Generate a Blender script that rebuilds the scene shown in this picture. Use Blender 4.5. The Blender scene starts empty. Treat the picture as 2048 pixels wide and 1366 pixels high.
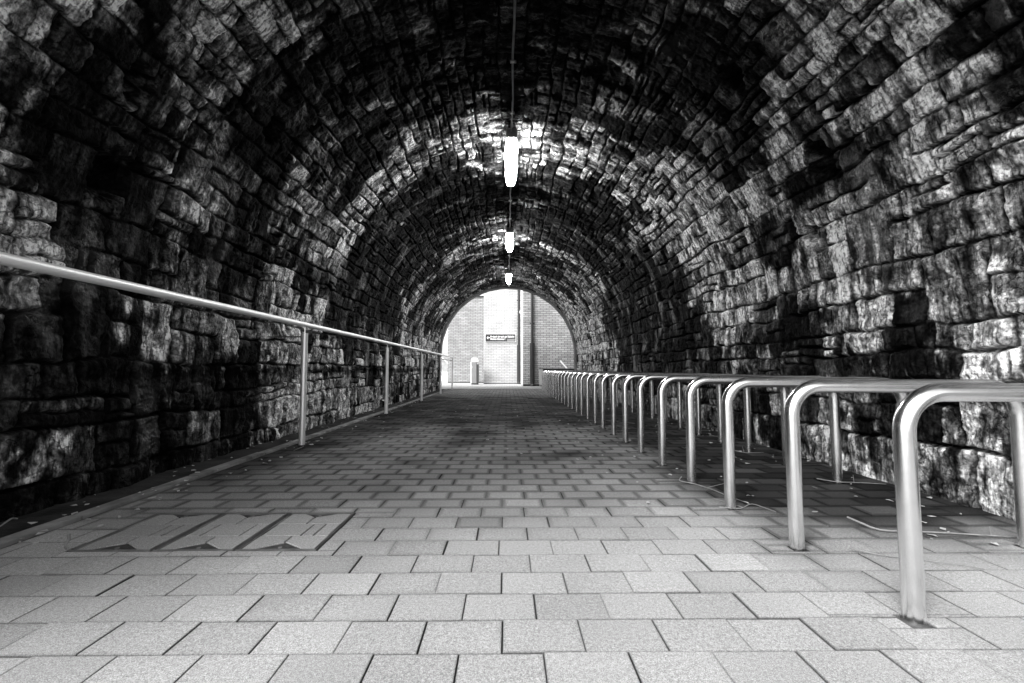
import bpy, bmesh, math, random
import numpy as np
from mathutils import Vector, Matrix

random.seed(7)
RNG = np.random.default_rng(11)
SC = bpy.context.scene
COL = SC.collection

# ------------------------------------------------------------------ helpers
def tag(o, label=None, cat=None, group=None, kind=None):
    if label: o['label'] = label
    if cat: o['category'] = cat
    if group: o['group'] = group
    if kind: o['kind'] = kind
    return o

def empty(name, loc, label, cat, group=None, rz=0.0):
    o = bpy.data.objects.new(name, None)
    COL.objects.link(o)
    o.location = loc
    o.rotation_euler = (0, 0, rz)
    return tag(o, label, cat, group)

def link_mesh(name, me, mat=None, parent=None, smooth=True):
    if mat: me.materials.append(mat)
    if smooth:
        me.polygons.foreach_set('use_smooth', [True] * len(me.polygons))
    o = bpy.data.objects.new(name, me)
    COL.objects.link(o)
    if parent: o.parent = parent
    return o

def bm_obj(name, bm, mat=None, parent=None, smooth=False):
    me = bpy.data.meshes.new(name)
    bmesh.ops.recalc_face_normals(bm, faces=bm.faces[:])
    bm.to_mesh(me)
    bm.free()
    o = link_mesh(name, me, mat, parent, False)
    if smooth:
        me.polygons.foreach_set('use_smooth', [True] * len(me.polygons))
        me.set_sharp_from_angle(angle=math.radians(40))
    return o

def add_box(bm, x0, x1, y0, y1, z0, z1, bev=0.0, seg=2):
    r = bmesh.ops.create_cube(bm, size=1.0)
    vs = r['verts']
    for v in vs:
        v.co = Vector(((x0 + x1) / 2 + v.co.x * (x1 - x0), (y0 + y1) / 2 + v.co.y * (y1 - y0), (z0 + z1) / 2 + v.co.z * (z1 - z0)))
    if bev > 0:
        es = list({e for v in vs for e in v.link_edges})
        bmesh.ops.bevel(bm, geom=es, offset=bev, segments=seg, affect='EDGES', profile=0.5)

def add_tube(bm, pts, rad, n=12, cap=True):
    pts = [Vector(p) for p in pts]
    rads = rad if isinstance(rad, (list, tuple)) else [rad] * len(pts)
    rings = []
    prev = None
    for i, p in enumerate(pts):
        if i == 0: t = pts[1] - pts[0]
        elif i == len(pts) - 1: t = pts[-1] - pts[-2]
        else: t = (pts[i + 1] - pts[i]).normalized() + (pts[i] - pts[i - 1]).normalized()
        t.normalize()
        if prev is None:
            a = Vector((0, 0, 1)) if abs(t.z) < 0.9 else Vector((1, 0, 0))
            u = t.cross(a).normalized()
        else:
            u = (prev - t * prev.dot(t)).normalized()
        prev = u
        w = t.cross(u)
        rings.append([bm.verts.new(p + (u * math.cos(k * 2 * math.pi / n) + w * math.sin(k * 2 * math.pi / n)) * rads[i]) for k in range(n)])
    for a, b in zip(rings, rings[1:]):
        for k in range(n):
            bm.faces.new((a[k], a[(k + 1) % n], b[(k + 1) % n], b[k]))
    if cap:
        bm.faces.new(rings[0][::-1])
        bm.faces.new(rings[-1])

# gradient noise in 2-D, numpy
PERM = RNG.permutation(4096).astype(np.int32)
GA = RNG.uniform(0, 2 * np.pi, 4096)
GX, GY = np.cos(GA).astype(np.float32), np.sin(GA).astype(np.float32)
def pn(x, y):
    xi = np.floor(x).astype(np.int32); yi = np.floor(y).astype(np.int32)
    fx = (x - xi).astype(np.float32); fy = (y - yi).astype(np.float32)
    def g(ix, iy, dx, dy):
        h = PERM[(PERM[ix & 4095] + iy) & 4095]
        return GX[h] * dx + GY[h] * dy
    u = fx * fx * fx * (fx * (fx * 6 - 15) + 10); v = fy * fy * fy * (fy * (fy * 6 - 15) + 10)
    a = g(xi, yi, fx, fy); b = g(xi + 1, yi, fx - 1, fy)
    c = g(xi, yi + 1, fx, fy - 1); d = g(xi + 1, yi + 1, fx - 1, fy - 1)
    return 1.5 * ((a + (b - a) * u) + ((c + (d - c) * u) - (a + (b - a) * u)) * v)
def fbm(x, y, o=3, lac=2.1, gain=0.5):
    r = 0; a = 1.0; s = 0
    for k in range(o):
        r = r + a * pn(x + 17.3 * k, y - 9.1 * k); s += a
        x = x * lac; y = y * lac; a *= gain
    return r / s
def ridged(x, y, o=3):
    r = 0; a = 1.0; s = 0
    for k in range(o):
        r = r + a * (1 - 2 * np.abs(pn(x + 31.7 * k, y + 5.3 * k))); s += a
        x = x * 2.1; y = y * 2.1; a *= 0.5
    return r / s
def sstep(a, b, x):
    t = np.clip((x - a) / (b - a), 0, 1)
    return t * t * (3 - 2 * t)

# ------------------------------------------------------------------ materials
def mat_new(name):
    m = bpy.data.materials.new(name)
    m.use_nodes = True
    nt = m.node_tree
    return m, nt, nt.nodes['Principled BSDF']

def grey(v): return (v, v, v, 1)

def noisy(name, v, rough=0.6, metal=0.0, var=0.3, scale=8.0, bump=0.2, bscale=60.0, spec=0.5, rvar=0.0):
    """base grey with procedural mottling and a fine bump, in object space"""
    m, nt, b = mat_new(name)
    N, L = nt.nodes, nt.links
    tc = N.new('ShaderNodeTexCoord')
    n1 = N.new('ShaderNodeTexNoise'); n1.inputs['Scale'].default_value = scale; n1.inputs['Detail'].default_value = 6
    L.new(tc.outputs['Object'], n1.inputs['Vector'])
    mr = N.new('ShaderNodeMapRange')
    mr.inputs['From Min'].default_value = 0.25; mr.inputs['From Max'].default_value = 0.75
    mr.inputs['To Min'].default_value = v * (1 - var); mr.inputs['To Max'].default_value = v * (1 + var)
    L.new(n1.outputs['Fac'], mr.inputs['Value'])
    L.new(mr.outputs['Result'], b.inputs['Base Color'])
    b.inputs['Roughness'].default_value = rough
    b.inputs['Metallic'].default_value = metal
    b.inputs['Specular IOR Level'].default_value = spec
    n2 = N.new('ShaderNodeTexNoise'); n2.inputs['Scale'].default_value = bscale; n2.inputs['Detail'].default_value = 4
    L.new(tc.outputs['Object'], n2.inputs['Vector'])
    if rvar:
        r2 = N.new('ShaderNodeMapRange')
        r2.inputs['To Min'].default_value = rough - rvar; r2.inputs['To Max'].default_value = rough + rvar
        L.new(n1.outputs['Fac'], r2.inputs['Value']); L.new(r2.outputs['Result'], b.inputs['Roughness'])
    if bump:
        bp = N.new('ShaderNodeBump'); bp.inputs['Strength'].default_value = bump; bp.inputs['Distance'].default_value = 0.01
        L.new(n2.outputs['Fac'], bp.inputs['Height']); L.new(bp.outputs['Normal'], b.inputs['Normal'])
    return m

def attr_mat(name, fine_scale, fine_lo, fine_hi, rough_attr=False, rough=0.7, bump=0.4, bscale=70.0, bdist=0.01, speck=0.0, spec=0.5, streak=False):
    """albedo comes from the per-vertex attribute 'alb' (one stone or paver differs from the next), times fine grain"""
    m, nt, b = mat_new(name)
    N, L = nt.nodes, nt.links
    at = N.new('ShaderNodeAttribute'); at.attribute_name = 'alb'
    tc = N.new('ShaderNodeTexCoord')
    n1 = N.new('ShaderNodeTexNoise'); n1.inputs['Scale'].default_value = fine_scale; n1.inputs['Detail'].default_value = 8; n1.inputs['Roughness'].default_value = 0.65
    L.new(tc.outputs['Object'], n1.inputs['Vector'])
    mr = N.new('ShaderNodeMapRange')
    mr.inputs['From Min'].default_value = 0.3; mr.inputs['From Max'].default_value = 0.7
    mr.inputs['To Min'].default_value = fine_lo; mr.inputs['To Max'].default_value = fine_hi
    L.new(n1.outputs['Fac'], mr.inputs['Value'])
    mu = N.new('ShaderNodeMath'); mu.operation = 'MULTIPLY'
    L.new(at.outputs['Fac'], mu.inputs[0]); L.new(mr.outputs['Result'], mu.inputs[1])
    last = mu
    if speck:
        n3 = N.new('ShaderNodeTexNoise'); n3.inputs['Scale'].default_value = 330; n3.inputs['Detail'].default_value = 2
        L.new(tc.outputs['Object'], n3.inputs['Vector'])
        m3 = N.new('ShaderNodeMapRange'); m3.inputs['From Min'].default_value = 0.35; m3.inputs['From Max'].default_value = 0.65
        m3.inputs['To Min'].default_value = 1 - speck; m3.inputs['To Max'].default_value = 1 + speck
        L.new(n3.outputs['Fac'], m3.inputs['Value'])
        mv = N.new('ShaderNodeMath'); mv.operation = 'MULTIPLY'
        L.new(mu.outputs[0], mv.inputs[0]); L.new(m3.outputs['Result'], mv.inputs[1]); last = mv
    if streak:
        wv = N.new('ShaderNodeTexNoise'); wv.inputs['Scale'].default_value = 9; wv.inputs['Detail'].default_value = 3
        L.new(tc.outputs['Object'], wv.inputs['Vector'])
        wa = N.new('ShaderNodeVectorMath'); wa.operation = 'MULTIPLY_ADD'; wa.inputs[1].default_value = (0.14, 0.14, 0.14)
        L.new(wv.outputs['Color'], wa.inputs[0]); L.new(tc.outputs['Object'], wa.inputs[2])
        vo = N.new('ShaderNodeTexVoronoi'); vo.inputs['Scale'].default_value = 13
        L.new(wa.outputs[0], vo.inputs['Vector'])
        bwv = N.new('ShaderNodeRGBToBW'); L.new(vo.outputs['Color'], bwv.inputs[0])
        mc = N.new('ShaderNodeMapRange'); mc.inputs['From Min'].default_value = 0.25; mc.inputs['From Max'].default_value = 0.75
        mc.inputs['To Min'].default_value = 0.55; mc.inputs['To Max'].default_value = 1.5
        L.new(bwv.outputs[0], mc.inputs['Value'])
        ve = N.new('ShaderNodeTexVoronoi'); ve.feature = 'DISTANCE_TO_EDGE'; ve.inputs['Scale'].default_value = 6
        L.new(wa.outputs[0], ve.inputs['Vector'])
        me_ = N.new('ShaderNodeMapRange'); me_.inputs['From Min'].default_value = 0.0; me_.inputs['From Max'].default_value = 0.022
        me_.inputs['To Min'].default_value = 0.5; me_.inputs['To Max'].default_value = 1.0
        nk = N.new('ShaderNodeTexNoise'); nk.inputs['Scale'].default_value = 3.5; L.new(tc.outputs['Object'], nk.inputs['Vector'])
        mk = N.new('ShaderNodeMapRange'); mk.inputs['From Min'].default_value = 0.48; mk.inputs['From Max'].default_value = 0.60
        mk.inputs['To Min'].default_value = 0.0; mk.inputs['To Max'].default_value = 0.08; L.new(nk.outputs['Fac'], mk.inputs['Value'])
        ak = N.new('ShaderNodeMath'); ak.operation = 'ADD'; L.new(ve.outputs['Distance'], ak.inputs[0]); L.new(mk.outputs['Result'], ak.inputs[1])
        L.new(ak.outputs[0], me_.inputs['Value'])
        mf = N.new('ShaderNodeMath'); mf.operation = 'MULTIPLY'; L.new(mc.outputs['Result'], mf.inputs[0]); L.new(me_.outputs['Result'], mf.inputs[1])
        mg = N.new('ShaderNodeMath'); mg.operation = 'MULTIPLY'; L.new(last.outputs[0], mg.inputs[0]); L.new(mf.outputs[0], mg.inputs[1])
        last = mg
        # dirt and lime drawn out along the fall of the wall
        aa = N.new('ShaderNodeAttribute'); aa.attribute_name = 'arc'
        sx = N.new('ShaderNodeSeparateXYZ'); L.new(tc.outputs['Object'], sx.inputs[0])
        cb = N.new('ShaderNodeCombineXYZ')
        m1 = N.new('ShaderNodeMath'); m1.operation = 'MULTIPLY'; m1.inputs[1].default_value = 7.0
        L.new(sx.outputs['Y'], m1.inputs[0]); L.new(m1.outputs[0], cb.inputs['X']); L.new(aa.outputs['Fac'], cb.inputs['Y'])
        ns_ = N.new('ShaderNodeTexNoise'); ns_.inputs['Scale'].default_value = 7; ns_.inputs['Detail'].default_value = 7; ns_.inputs['Roughness'].default_value = 0.6
        L.new(cb.outputs[0], ns_.inputs['Vector'])
        ms = N.new('ShaderNodeMapRange'); ms.inputs['From Min'].default_value = 0.34; ms.inputs['From Max'].default_value = 0.68
        ms.inputs['To Min'].default_value = 0.08; ms.inputs['To Max'].default_value = 2.1
        L.new(ns_.outputs['Fac'], ms.inputs['Value'])
        mq = N.new('ShaderNodeMath'); mq.operation = 'MULTIPLY'
        L.new(last.outputs[0], mq.inputs[0]); L.new(ms.outputs['Result'], mq.inputs[1])
        mn = N.new('ShaderNodeMath'); mn.operation = 'MINIMUM'; mn.inputs[1].default_value = 0.88
        L.new(mq.outputs[0], mn.inputs[0]); last = mn
    L.new(last.outputs[0], b.inputs['Base Color'])
    b.inputs['Roughness'].default_value = rough
    b.inputs['Specular IOR Level'].default_value = spec
    if rough_attr:
        ar = N.new('ShaderNodeAttribute'); ar.attribute_name = 'rgh'
        L.new(ar.outputs['Fac'], b.inputs['Roughness'])
        sr = N.new('ShaderNodeMapRange')
        sr.inputs['From Min'].default_value = 0.30; sr.inputs['From Max'].default_value = 0.62
        sr.inputs['To Min'].default_value = 0.35; sr.inputs['To Max'].default_value = 0.02
        L.new(ar.outputs['Fac'], sr.inputs['Value']); L.new(sr.outputs['Result'], b.inputs['Specular IOR Level'])
    n2 = N.new('ShaderNodeTexNoise'); n2.inputs['Scale'].default_value = bscale; n2.inputs['Detail'].default_value = 6; n2.inputs['Roughness'].default_value = 0.6
    L.new(tc.outputs['Object'], n2.inputs['Vector'])
    bp = N.new('ShaderNodeBump'); bp.inputs['Strength'].default_value = bump; bp.inputs['Distance'].default_value = bdist
    L.new(n2.outputs['Fac'], bp.inputs['Height']); L.new(bp.outputs['Normal'], b.inputs['Normal'])
    if streak:
        b2 = N.new('ShaderNodeBump'); b2.inputs['Strength'].default_value = 0.9; b2.inputs['Distance'].default_value = 0.022
        L.new(mf.outputs[0], b2.inputs['Height']); L.new(bp.outputs['Normal'], b2.inputs['Normal']); L.new(b2.outputs['Normal'], b.inputs['Normal'])
        mr.inputs['From Min'].default_value = 0.37; mr.inputs['From Max'].default_value = 0.64
        n1.inputs['Detail'].default_value = 11; n1.inputs['Roughness'].default_value = 0.72
    return m

def brick_mat(name, c1, c2, mortar, bw=0.285, bh=0.088):
    m, nt, b = mat_new(name)
    N, L = nt.nodes, nt.links
    tc = N.new('ShaderNodeTexCoord')
    sep = N.new('ShaderNodeSeparateXYZ'); L.new(tc.outputs['Object'], sep.inputs[0])
    add = N.new('ShaderNodeMath'); add.operation = 'ADD'
    L.new(sep.outputs['X'], add.inputs[0]); L.new(sep.outputs['Y'], add.inputs[1])
    cmb = N.new('ShaderNodeCombineXYZ'); L.new(add.outputs[0], cmb.inputs['X']); L.new(sep.outputs['Z'], cmb.inputs['Y'])
    br = N.new('ShaderNodeTexBrick')
    br.offset = 0.5
    br.inputs['Scale'].default_value = 1.0
    br.inputs['Brick Width'].default_value = bw; br.inputs['Row Height'].default_value = bh
    br.inputs['Mortar Size'].default_value = 0.009; br.inputs['Mortar Smooth'].default_value = 0.15
    br.inputs['Color1'].default_value = grey(c1); br.inputs['Color2'].default_value = grey(c2); br.inputs['Mortar'].default_value = grey(mortar)
    L.new(cmb.outputs[0], br.inputs['Vector'])
    n1 = N.new('ShaderNodeTexNoise'); n1.inputs['Scale'].default_value = 1.3; n1.inputs['Detail'].default_value = 6
    L.new(tc.outputs['Object'], n1.inputs['Vector'])
    mr = N.new('ShaderNodeMapRange'); mr.inputs['From Min'].default_value = 0.3; mr.inputs['From Max'].default_value = 0.7
    mr.inputs['To Min'].default_value = 0.82; mr.inputs['To Max'].default_value = 1.12
    L.new(n1.outputs['Fac'], mr.inputs['Value'])
    mx = N.new('ShaderNodeVectorMath'); mx.operation = 'SCALE'
    L.new(br.outputs['Color'], mx.inputs[0]); L.new(mr.outputs['Result'], mx.inputs['Scale'])
    L.new(mx.outputs[0], b.inputs['Base Color'])
    b.inputs['Roughness'].default_value = 0.85
    bp = N.new('ShaderNodeBump'); bp.inputs['Strength'].default_value = 0.8; bp.inputs['Distance'].default_value = 0.012; bp.invert = True
    L.new(br.outputs['Fac'], bp.inputs['Height']); L.new(bp.outputs['Normal'], b.inputs['Normal'])
    return m

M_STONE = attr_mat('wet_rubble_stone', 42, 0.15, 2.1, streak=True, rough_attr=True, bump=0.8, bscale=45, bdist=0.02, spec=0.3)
M_PAVER = attr_mat('concrete_paver', 95, 0.72, 1.28, rough=0.82, bump=0.35, bscale=260, bdist=0.004, speck=0.35, spec=0.04)
M_DIRT = noisy('wet_dirt', 0.035, 0.8, var=0.6, scale=14, bump=0.8, bscale=50)
M_STEEL = noisy('brushed_stainless_steel', 0.86, 0.23, 1.0, var=0.05, scale=20, bump=0.0, rvar=0.04)
M_RAIL = noisy('satin_pale_rail', 0.95, 0.5, 0.5, var=0.03, scale=6, bump=0.0)
M_POST = noisy('satin_steel_post', 0.92, 0.38, 0.7, var=0.05, scale=9, bump=0.0, rvar=0.06)
M_DARKMET = noisy('dark_metal', 0.03, 0.5, 0.3, var=0.3, scale=10, bump=0.1)
M_PLATE = noisy('worn_iron_plate', 0.035, 0.6, 0.2, var=0.7, scale=30, bump=0.5, bscale=90)
M_FRAME = noisy('galvanised_frame', 0.09, 0.5, 0.2, var=0.4, scale=15, bump=0.2)
M_CONC = noisy('pale_concrete', 0.38, 0.8, var=0.25, scale=9, bump=0.4, bscale=80)
M_KERB = noisy('worn_concrete_edging', 0.17, 0.8, spec=0.1, var=0.7, scale=5, bump=0.5, bscale=60)
M_GUTTER = noisy('damp_concrete', 0.022, 0.85, var=0.85, scale=5, bump=0.7, bscale=40, spec=0.08)
M_RIM = noisy('portal_stone', 0.11, 0.8, var=0.4, scale=4, bump=0.6, bscale=20)
M_EARTH = noisy('earth_bank', 0.06, 0.95, var=0.5, scale=2, bump=0.8, bscale=8)
M_PIPE = noisy('black_painted_iron', 0.012, 0.5, 0.0, var=0.3, scale=5, bump=0.1)
M_SIGN = noisy('dark_sign_enamel', 0.022, 0.4, 0.0, var=0.15, scale=3, bump=0.0)
M_WHITE = noisy('white_paint', 0.8, 0.5, 0.0, var=0.03, scale=5, bump=0.05)
M_GREYP = noisy('grey_film', 0.16, 0.6, 0.0, var=0.15, scale=5, bump=0.0)
M_BINB = noisy('grey_bin_plastic', 0.20, 0.55, 0.0, var=0.1, scale=4, bump=0.05)
M_BIND = noisy('dark_bin_side', 0.035, 0.55, 0.0, var=0.2, scale=4, bump=0.05)
M_BINP = noisy('pale_bin_edge', 0.6, 0.5, 0.0, var=0.06, scale=4, bump=0.05)
M_CAB = noisy('pale_steel_panel', 0.36, 0.5, 0.0, var=0.1, scale=3, bump=0.05)
M_CABD = noisy('dark_steel_panel', 0.02, 0.55, 0.0, var=0.3, scale=3, bump=0.05)
M_WOOD = noisy('pale_timber', 0.55, 0.7, 0.0, var=0.12, scale=9, bump=0.2)
M_TWIG = noisy('dry_twig', 0.16, 0.8, 0.0, var=0.35, scale=30, bump=0.3)
M_LEAF = noisy('dry_leaf', 0.30, 0.8, 0.0, var=0.5, scale=11, bump=0.3)
M_CONDUIT = noisy('galvanised_conduit', 0.35, 0.4, 0.8, var=0.4, scale=12, bump=0.1)
M_BRICK_L = brick_mat('grey_brick', 0.25, 0.35, 0.07)
M_BRICK_C = brick_mat('pale_brick', 0.37, 0.44, 0.19)
M_BRICK_R = brick_mat('buff_brick', 0.24, 0.37, 0.04)
M_RENDER = noisy('pale_render', 0.62, 0.8, 0.0, var=0.08, scale=2, bump=0.1)
M_BUSH = noisy('pale_garden_wall', 0.30, 0.8, 0.0, var=0.4, scale=4, bump=0.3)

LAMP_E = 40.0
M_LAMP, nt, b = mat_new('lit_opal_diffuser')
b.inputs['Base Color'].default_value = grey(0.8)
b.inputs['Emission Color'].default_value = grey(1.0)
b.inputs['Emission Strength'].default_value = LAMP_E

# ------------------------------------------------------------------ tunnel
XL, XR, SP, CR = -2.62, 2.70, 1.35, 4.03
Y0, Y1 = 0.6, 17.2
CX, RA, RB = (XL + XR) / 2, (XR - XL) / 2, CR - SP
SLEN = 2 * SP + math.pi * RA

def profile(s):
    """point on the intrados and its inward normal for arc position s (from the left foot, over the crown, to the right foot)"""
    s = np.asarray(s, dtype=np.float64)
    th = math.pi - (s - SP) / RA
    x = np.where(s < SP, XL, np.where(s > SLEN - SP, XR, CX + RA * np.cos(th)))
    z = np.where(s < SP, s, np.where(s > SLEN - SP, SLEN - s, SP + RB * np.sin(th)))
    nx = np.where(s < SP, 1.0, np.where(s > SLEN - SP, -1.0, -np.cos(th)))
    nz = np.where((s < SP) | (s > SLEN - SP), 0.0, -np.sin(th))
    return x, z, nx, nz

DARK = [(2.33, 2.71, 0.43, 0.2, 1.4), (1.89, 2.84, 0.2, 0.21, 1.4), (3.18, 3.84, 0.24, 0.24, 1.5), (2.74, 4.04, 0.3, 0.21, 1.5), (2.26, 4.14, 0.3, 0.22, 1.5), (1.72, 4.23, 0.28, 0.24, 1.4), (0.85, 2.43, 0.14, 0.18, 1), (0.69, 3.1, 0.21, 0.57, 0.9), (0.37, 3.47, 0.27, 0.97, 0.8), (0.53, 3.98, 0.36, 0.62, 0.8), (1.99, 8.4, 0.54, 1.3, 1.4), (2.7, 8.4, 0.49, 1.1, 1.4), (3.17, 8.3, 0.36, 0.88, 0.8), (5.42, 3.93, 1.3, 0.85, 1.2), (4.42, 3.78, 0.53, 0.33, 0.7), (6.8, 4.04, 0.55, 0.64, 1.5), (7.51, 4.09, 0.36, 0.36, 1.5), (8.02, 4.31, 0.22, 0.3, 1.2), (5.55, 8.7, 1.6, 0.85, 1.6), (4.22, 8.57, 0.8, 1.0, 1.4), (6.91, 8.6, 0.8, 1.0, 1.3), (3.4, 8.94, 0.44, 1.36, 0.8), (8.91, 8.55, 0.66, 1.2, 1.4), (9.59, 8.65, 0.59, 1.3, 1.4), (8.58, 3.33, 0.2, 0.13, 1), (8.7, 3.52, 0.11, 0.19, 1), (8.55, 2.09, 0.14, 0.1, 1), (8.78, 2.11, 0.11, 0.09, 1), (9.93, 2.9, 0.17, 0.17, 0.8), (9.58, 2.99, 0.13, 0.24, 0.7), (9.85, 4.05, 0.19, 0.35, 0.7), (10.23, 3.24, 0.08, 0.58, 0.7), (10.72, 3.14, 0.25, 0.4, 0.5), (10.82, 4.96, 0.35, 1.1, 0.5), (9.86, 7.33, 0.37, 1.5, 0.8), (9.07, 4.18, 0.18, 0.22, 0.8), (1.1, 2.72, 0.15, 0.2, 0.6), (3.14, 4.75, 0.26, 0.42, 0.5), (1.77, 3.34, 0.22, 0.35, 0.5), (5.27, 13.62, 1.21, 1.47, 0.6), (0.44, 2.5, 0.14, 0.17, 0.6), (0.2, 3.0, 0.25, 0.8, 0.8)]  # regions of the lining toned darker: arc position, distance along, radii, weight
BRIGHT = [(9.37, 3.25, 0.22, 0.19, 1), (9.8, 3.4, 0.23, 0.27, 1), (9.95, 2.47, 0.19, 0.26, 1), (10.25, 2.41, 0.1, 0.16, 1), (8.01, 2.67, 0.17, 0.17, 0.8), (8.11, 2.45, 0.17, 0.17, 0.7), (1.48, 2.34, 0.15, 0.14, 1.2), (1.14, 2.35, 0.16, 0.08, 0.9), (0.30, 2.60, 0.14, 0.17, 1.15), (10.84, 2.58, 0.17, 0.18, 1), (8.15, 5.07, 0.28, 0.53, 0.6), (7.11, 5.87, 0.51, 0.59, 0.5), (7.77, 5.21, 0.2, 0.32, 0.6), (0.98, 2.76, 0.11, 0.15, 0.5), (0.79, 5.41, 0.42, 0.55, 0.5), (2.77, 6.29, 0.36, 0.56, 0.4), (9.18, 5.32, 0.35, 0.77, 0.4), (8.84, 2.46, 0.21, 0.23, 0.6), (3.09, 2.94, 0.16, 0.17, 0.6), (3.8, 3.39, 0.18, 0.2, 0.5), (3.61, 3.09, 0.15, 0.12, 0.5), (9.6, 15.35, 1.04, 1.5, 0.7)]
# places where a stone has fallen out of the vault (arc position, distance along, radius)
HOLES = [(2.05, 2.80, 0.13), (2.62, 2.72, 0.10), (8.60, 3.38, 0.13), (3.05, 3.9, 0.10), (9.1, 3.75, 0.08), (7.6, 3.6, 0.10)]

def make_lining():
    ys = [Y0]
    while ys[-1] < Y1:
        y = ys[-1]
        ys.append(y + (0.03 if y < 1.9 else max(0.0085, 0.0034 * y)))
    ys[-1] = Y1
    ys = np.array(ys)
    ns = int(SLEN / 0.0098)
    ss = np.linspace(0.0, SLEN, ns)
    S, Y = np.meshgrid(ss, ys, indexing='ij')
    S = S.astype(np.float32); Y = Y.astype(np.float32)
    # courses from both feet up to the crown
    def courses(seed, total):
        r = np.random.default_rng(seed); out = []; acc = 0.0
        while acc < total:
            k = min(1.0, acc / 3.3)
            h = r.uniform(0.15, 0.36) * (1 - k) + r.uniform(0.10, 0.19) * k
            out.append(h); acc += h
        return np.array(out) * total / acc
    ca, cb = courses(3, SLEN / 2), courses(5, SLEN / 2)
    edges = np.concatenate([[0], np.cumsum(np.concatenate([ca, cb[::-1]]))]).astype(np.float32)
    edges[-1] = SLEN + 0.3; edges[0] = -0.3
    # wander of the bed joints
    low = np.minimum(S, SLEN - S)
    Sw = S + 0.055 * fbm(Y * 0.8 + 3.1, S * 0.7, 2) + 0.034 * fbm(Y * 3.3, S * 2.9, 2) + 0.009 * fbm(Y * 15, S * 15, 2)
    ci = np.clip(np.searchsorted(edges, Sw.ravel(), side='right') - 1, 0, len(edges) - 2).reshape(S.shape)
    Yw = Y + 0.038 * fbm(S * 3.3 + 9, Y * 2.9, 2) + 0.011 * fbm(S * 15, Y * 15, 2)
    e0 = edges[ci]; e1 = edges[ci + 1]
    D = np.zeros_like(S)          # distance to the nearest joint
    ID = np.zeros(S.shape, np.int32)
    base = 0
    CU = np.zeros_like(S); CV = np.zeros_like(S)
    nC = len(edges) - 1
    lay = []
    for c in range(nC):
        mid = (edges[c] + edges[c + 1]) / 2
        k = min(1.0, max(0.0, min(mid, SLEN - mid)) / 3.3)
        r = np.random.default_rng(100 + c)
        pos = [Y0 - 0.3 - r.uniform(0, 0.3)]
        while pos[-1] < Y1 + 0.5:
            pos.append(pos[-1] + r.uniform(0.16, 0.52) * (1 - k) + r.uniform(0.11, 0.36) * k)
        pos = np.array(pos, np.float32); n = len(pos)
        jump = (r.uniform(0, 1, n) < 0.26) if (c % 2 == 0 and c < nC - 1) else np.zeros(n, bool)
        jump = jump & ~np.concatenate([[False], jump[:-1]])
        lay.append((pos, jump, r.uniform(0, 1, n), r.uniform(0.35, 0.65, n), base)); base += n * 2
    for c in range(nC):
        m = ci == c
        if not m.any(): continue
        pos, jump, spl, f, b0 = lay[c]
        y = Yw[m]; s = Sw[m]
        i = np.clip(np.searchsorted(pos, y, side='right') - 1, 0, len(pos) - 2)
        y0 = pos[i].copy(); y1 = pos[i + 1].copy(); s0 = e0[m].copy(); s1 = e1[m].copy()
        idn = b0 + i * 2
        jc = jump[i]
        if c < nC - 1: s1 = np.where(jc, edges[c + 2], s1)
        sp = np.where(jc, 0.5, spl[i]); ff = f[i]
        if c > 0:
            # a tall stone of the course below reaches up through this one
            pp, pj, _, _, pb = lay[c - 1]
            q = np.clip(np.searchsorted(pp, y, side='right') - 1, 0, len(pp) - 2)
            pj_ok = pj
            inj = pj_ok[q]
            nxt = pj_ok[np.minimum(q + 1, len(pj_ok) - 1)] & ~inj; prv = pj_ok[np.maximum(q - 1, 0)] & ~inj
            y1 = np.where(nxt, np.minimum(y1, pp[np.minimum(q + 1, len(pp) - 1)]), y1)
            y0 = np.where(prv, np.maximum(y0, pp[q]), y0)
            y0 = np.where(inj, pp[q], y0); y1 = np.where(inj, pp[np.minimum(q + 1, len(pp) - 1)], y1)
            s0 = np.where(inj, edges[c - 1], s0); s1 = np.where(inj, edges[c + 1], s1)
            idn = np.where(inj, pb + q * 2, idn); sp = np.where(inj, 0.5, sp)
        # some stones are two thinner ones laid on top of each other, or a small pair side by side
        hs = sp < 0.15
        cut = s0 + (s1 - s0) * ff
        up = hs & (s > cut); dn = hs & ~up
        s0 = np.where(up, cut, s0); s1 = np.where(dn, cut, s1)
        vs = sp > 0.84; cut = y0 + (y1 - y0) * ff
        rt = vs & (y > cut); lf = vs & ~rt
        y0 = np.where(rt, cut, y0); y1 = np.where(lf, cut, y1)
        idn = idn + (up | rt)
        D[m] = np.minimum(np.minimum(y - y0, y1 - y), np.minimum(s - s0, s1 - s))
        CU[m] = np.clip((y - (y0 + y1) / 2) / np.maximum((y1 - y0) / 2, .02), -1, 1); CV[m] = np.clip((s - (s0 + s1) / 2) / np.maximum((s1 - s0) / 2, .02), -1, 1)
        ID[m] = idn
    r = np.random.default_rng(77)
    off = r.normal(0, 0.011, base).astype(np.float32)
    tu = r.normal(0, 0.008, base).astype(np.float32); tv = r.normal(0, 0.006, base).astype(np.float32)
    alb = np.exp(r.normal(math.log(0.20), 0.72, base)).astype(np.float32)
    crg = r.uniform(0.25, 1.0, base).astype(np.float32)
    jw = r.uniform(0.002, 0.009, base).astype(np.float32)
    seedu = r.uniform(0, 200, base).astype(np.float32)
    big = 1 - sstep(1.0, 2.8, low)                     # 1 on the big rock-faced blocks low down, 0 in the vault
    # relief: rock face with creases, the bed joints raked out
    J = jw[ID] + 0.006 * fbm(Y * 22, S * 22, 2)
    inside = sstep(J * 0.3, J + 0.011, D)
    crag = crg[ID]
    su = seedu[ID]
    rk = ridged(Y * 4.6 + su, S * 4.6 - su, 4)
    rf = fbm(Y * 16 + su, S * 16, 3)
    fac = np.abs(fbm(Y * 3.4 - su, S * 3.4 + su, 2))
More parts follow.
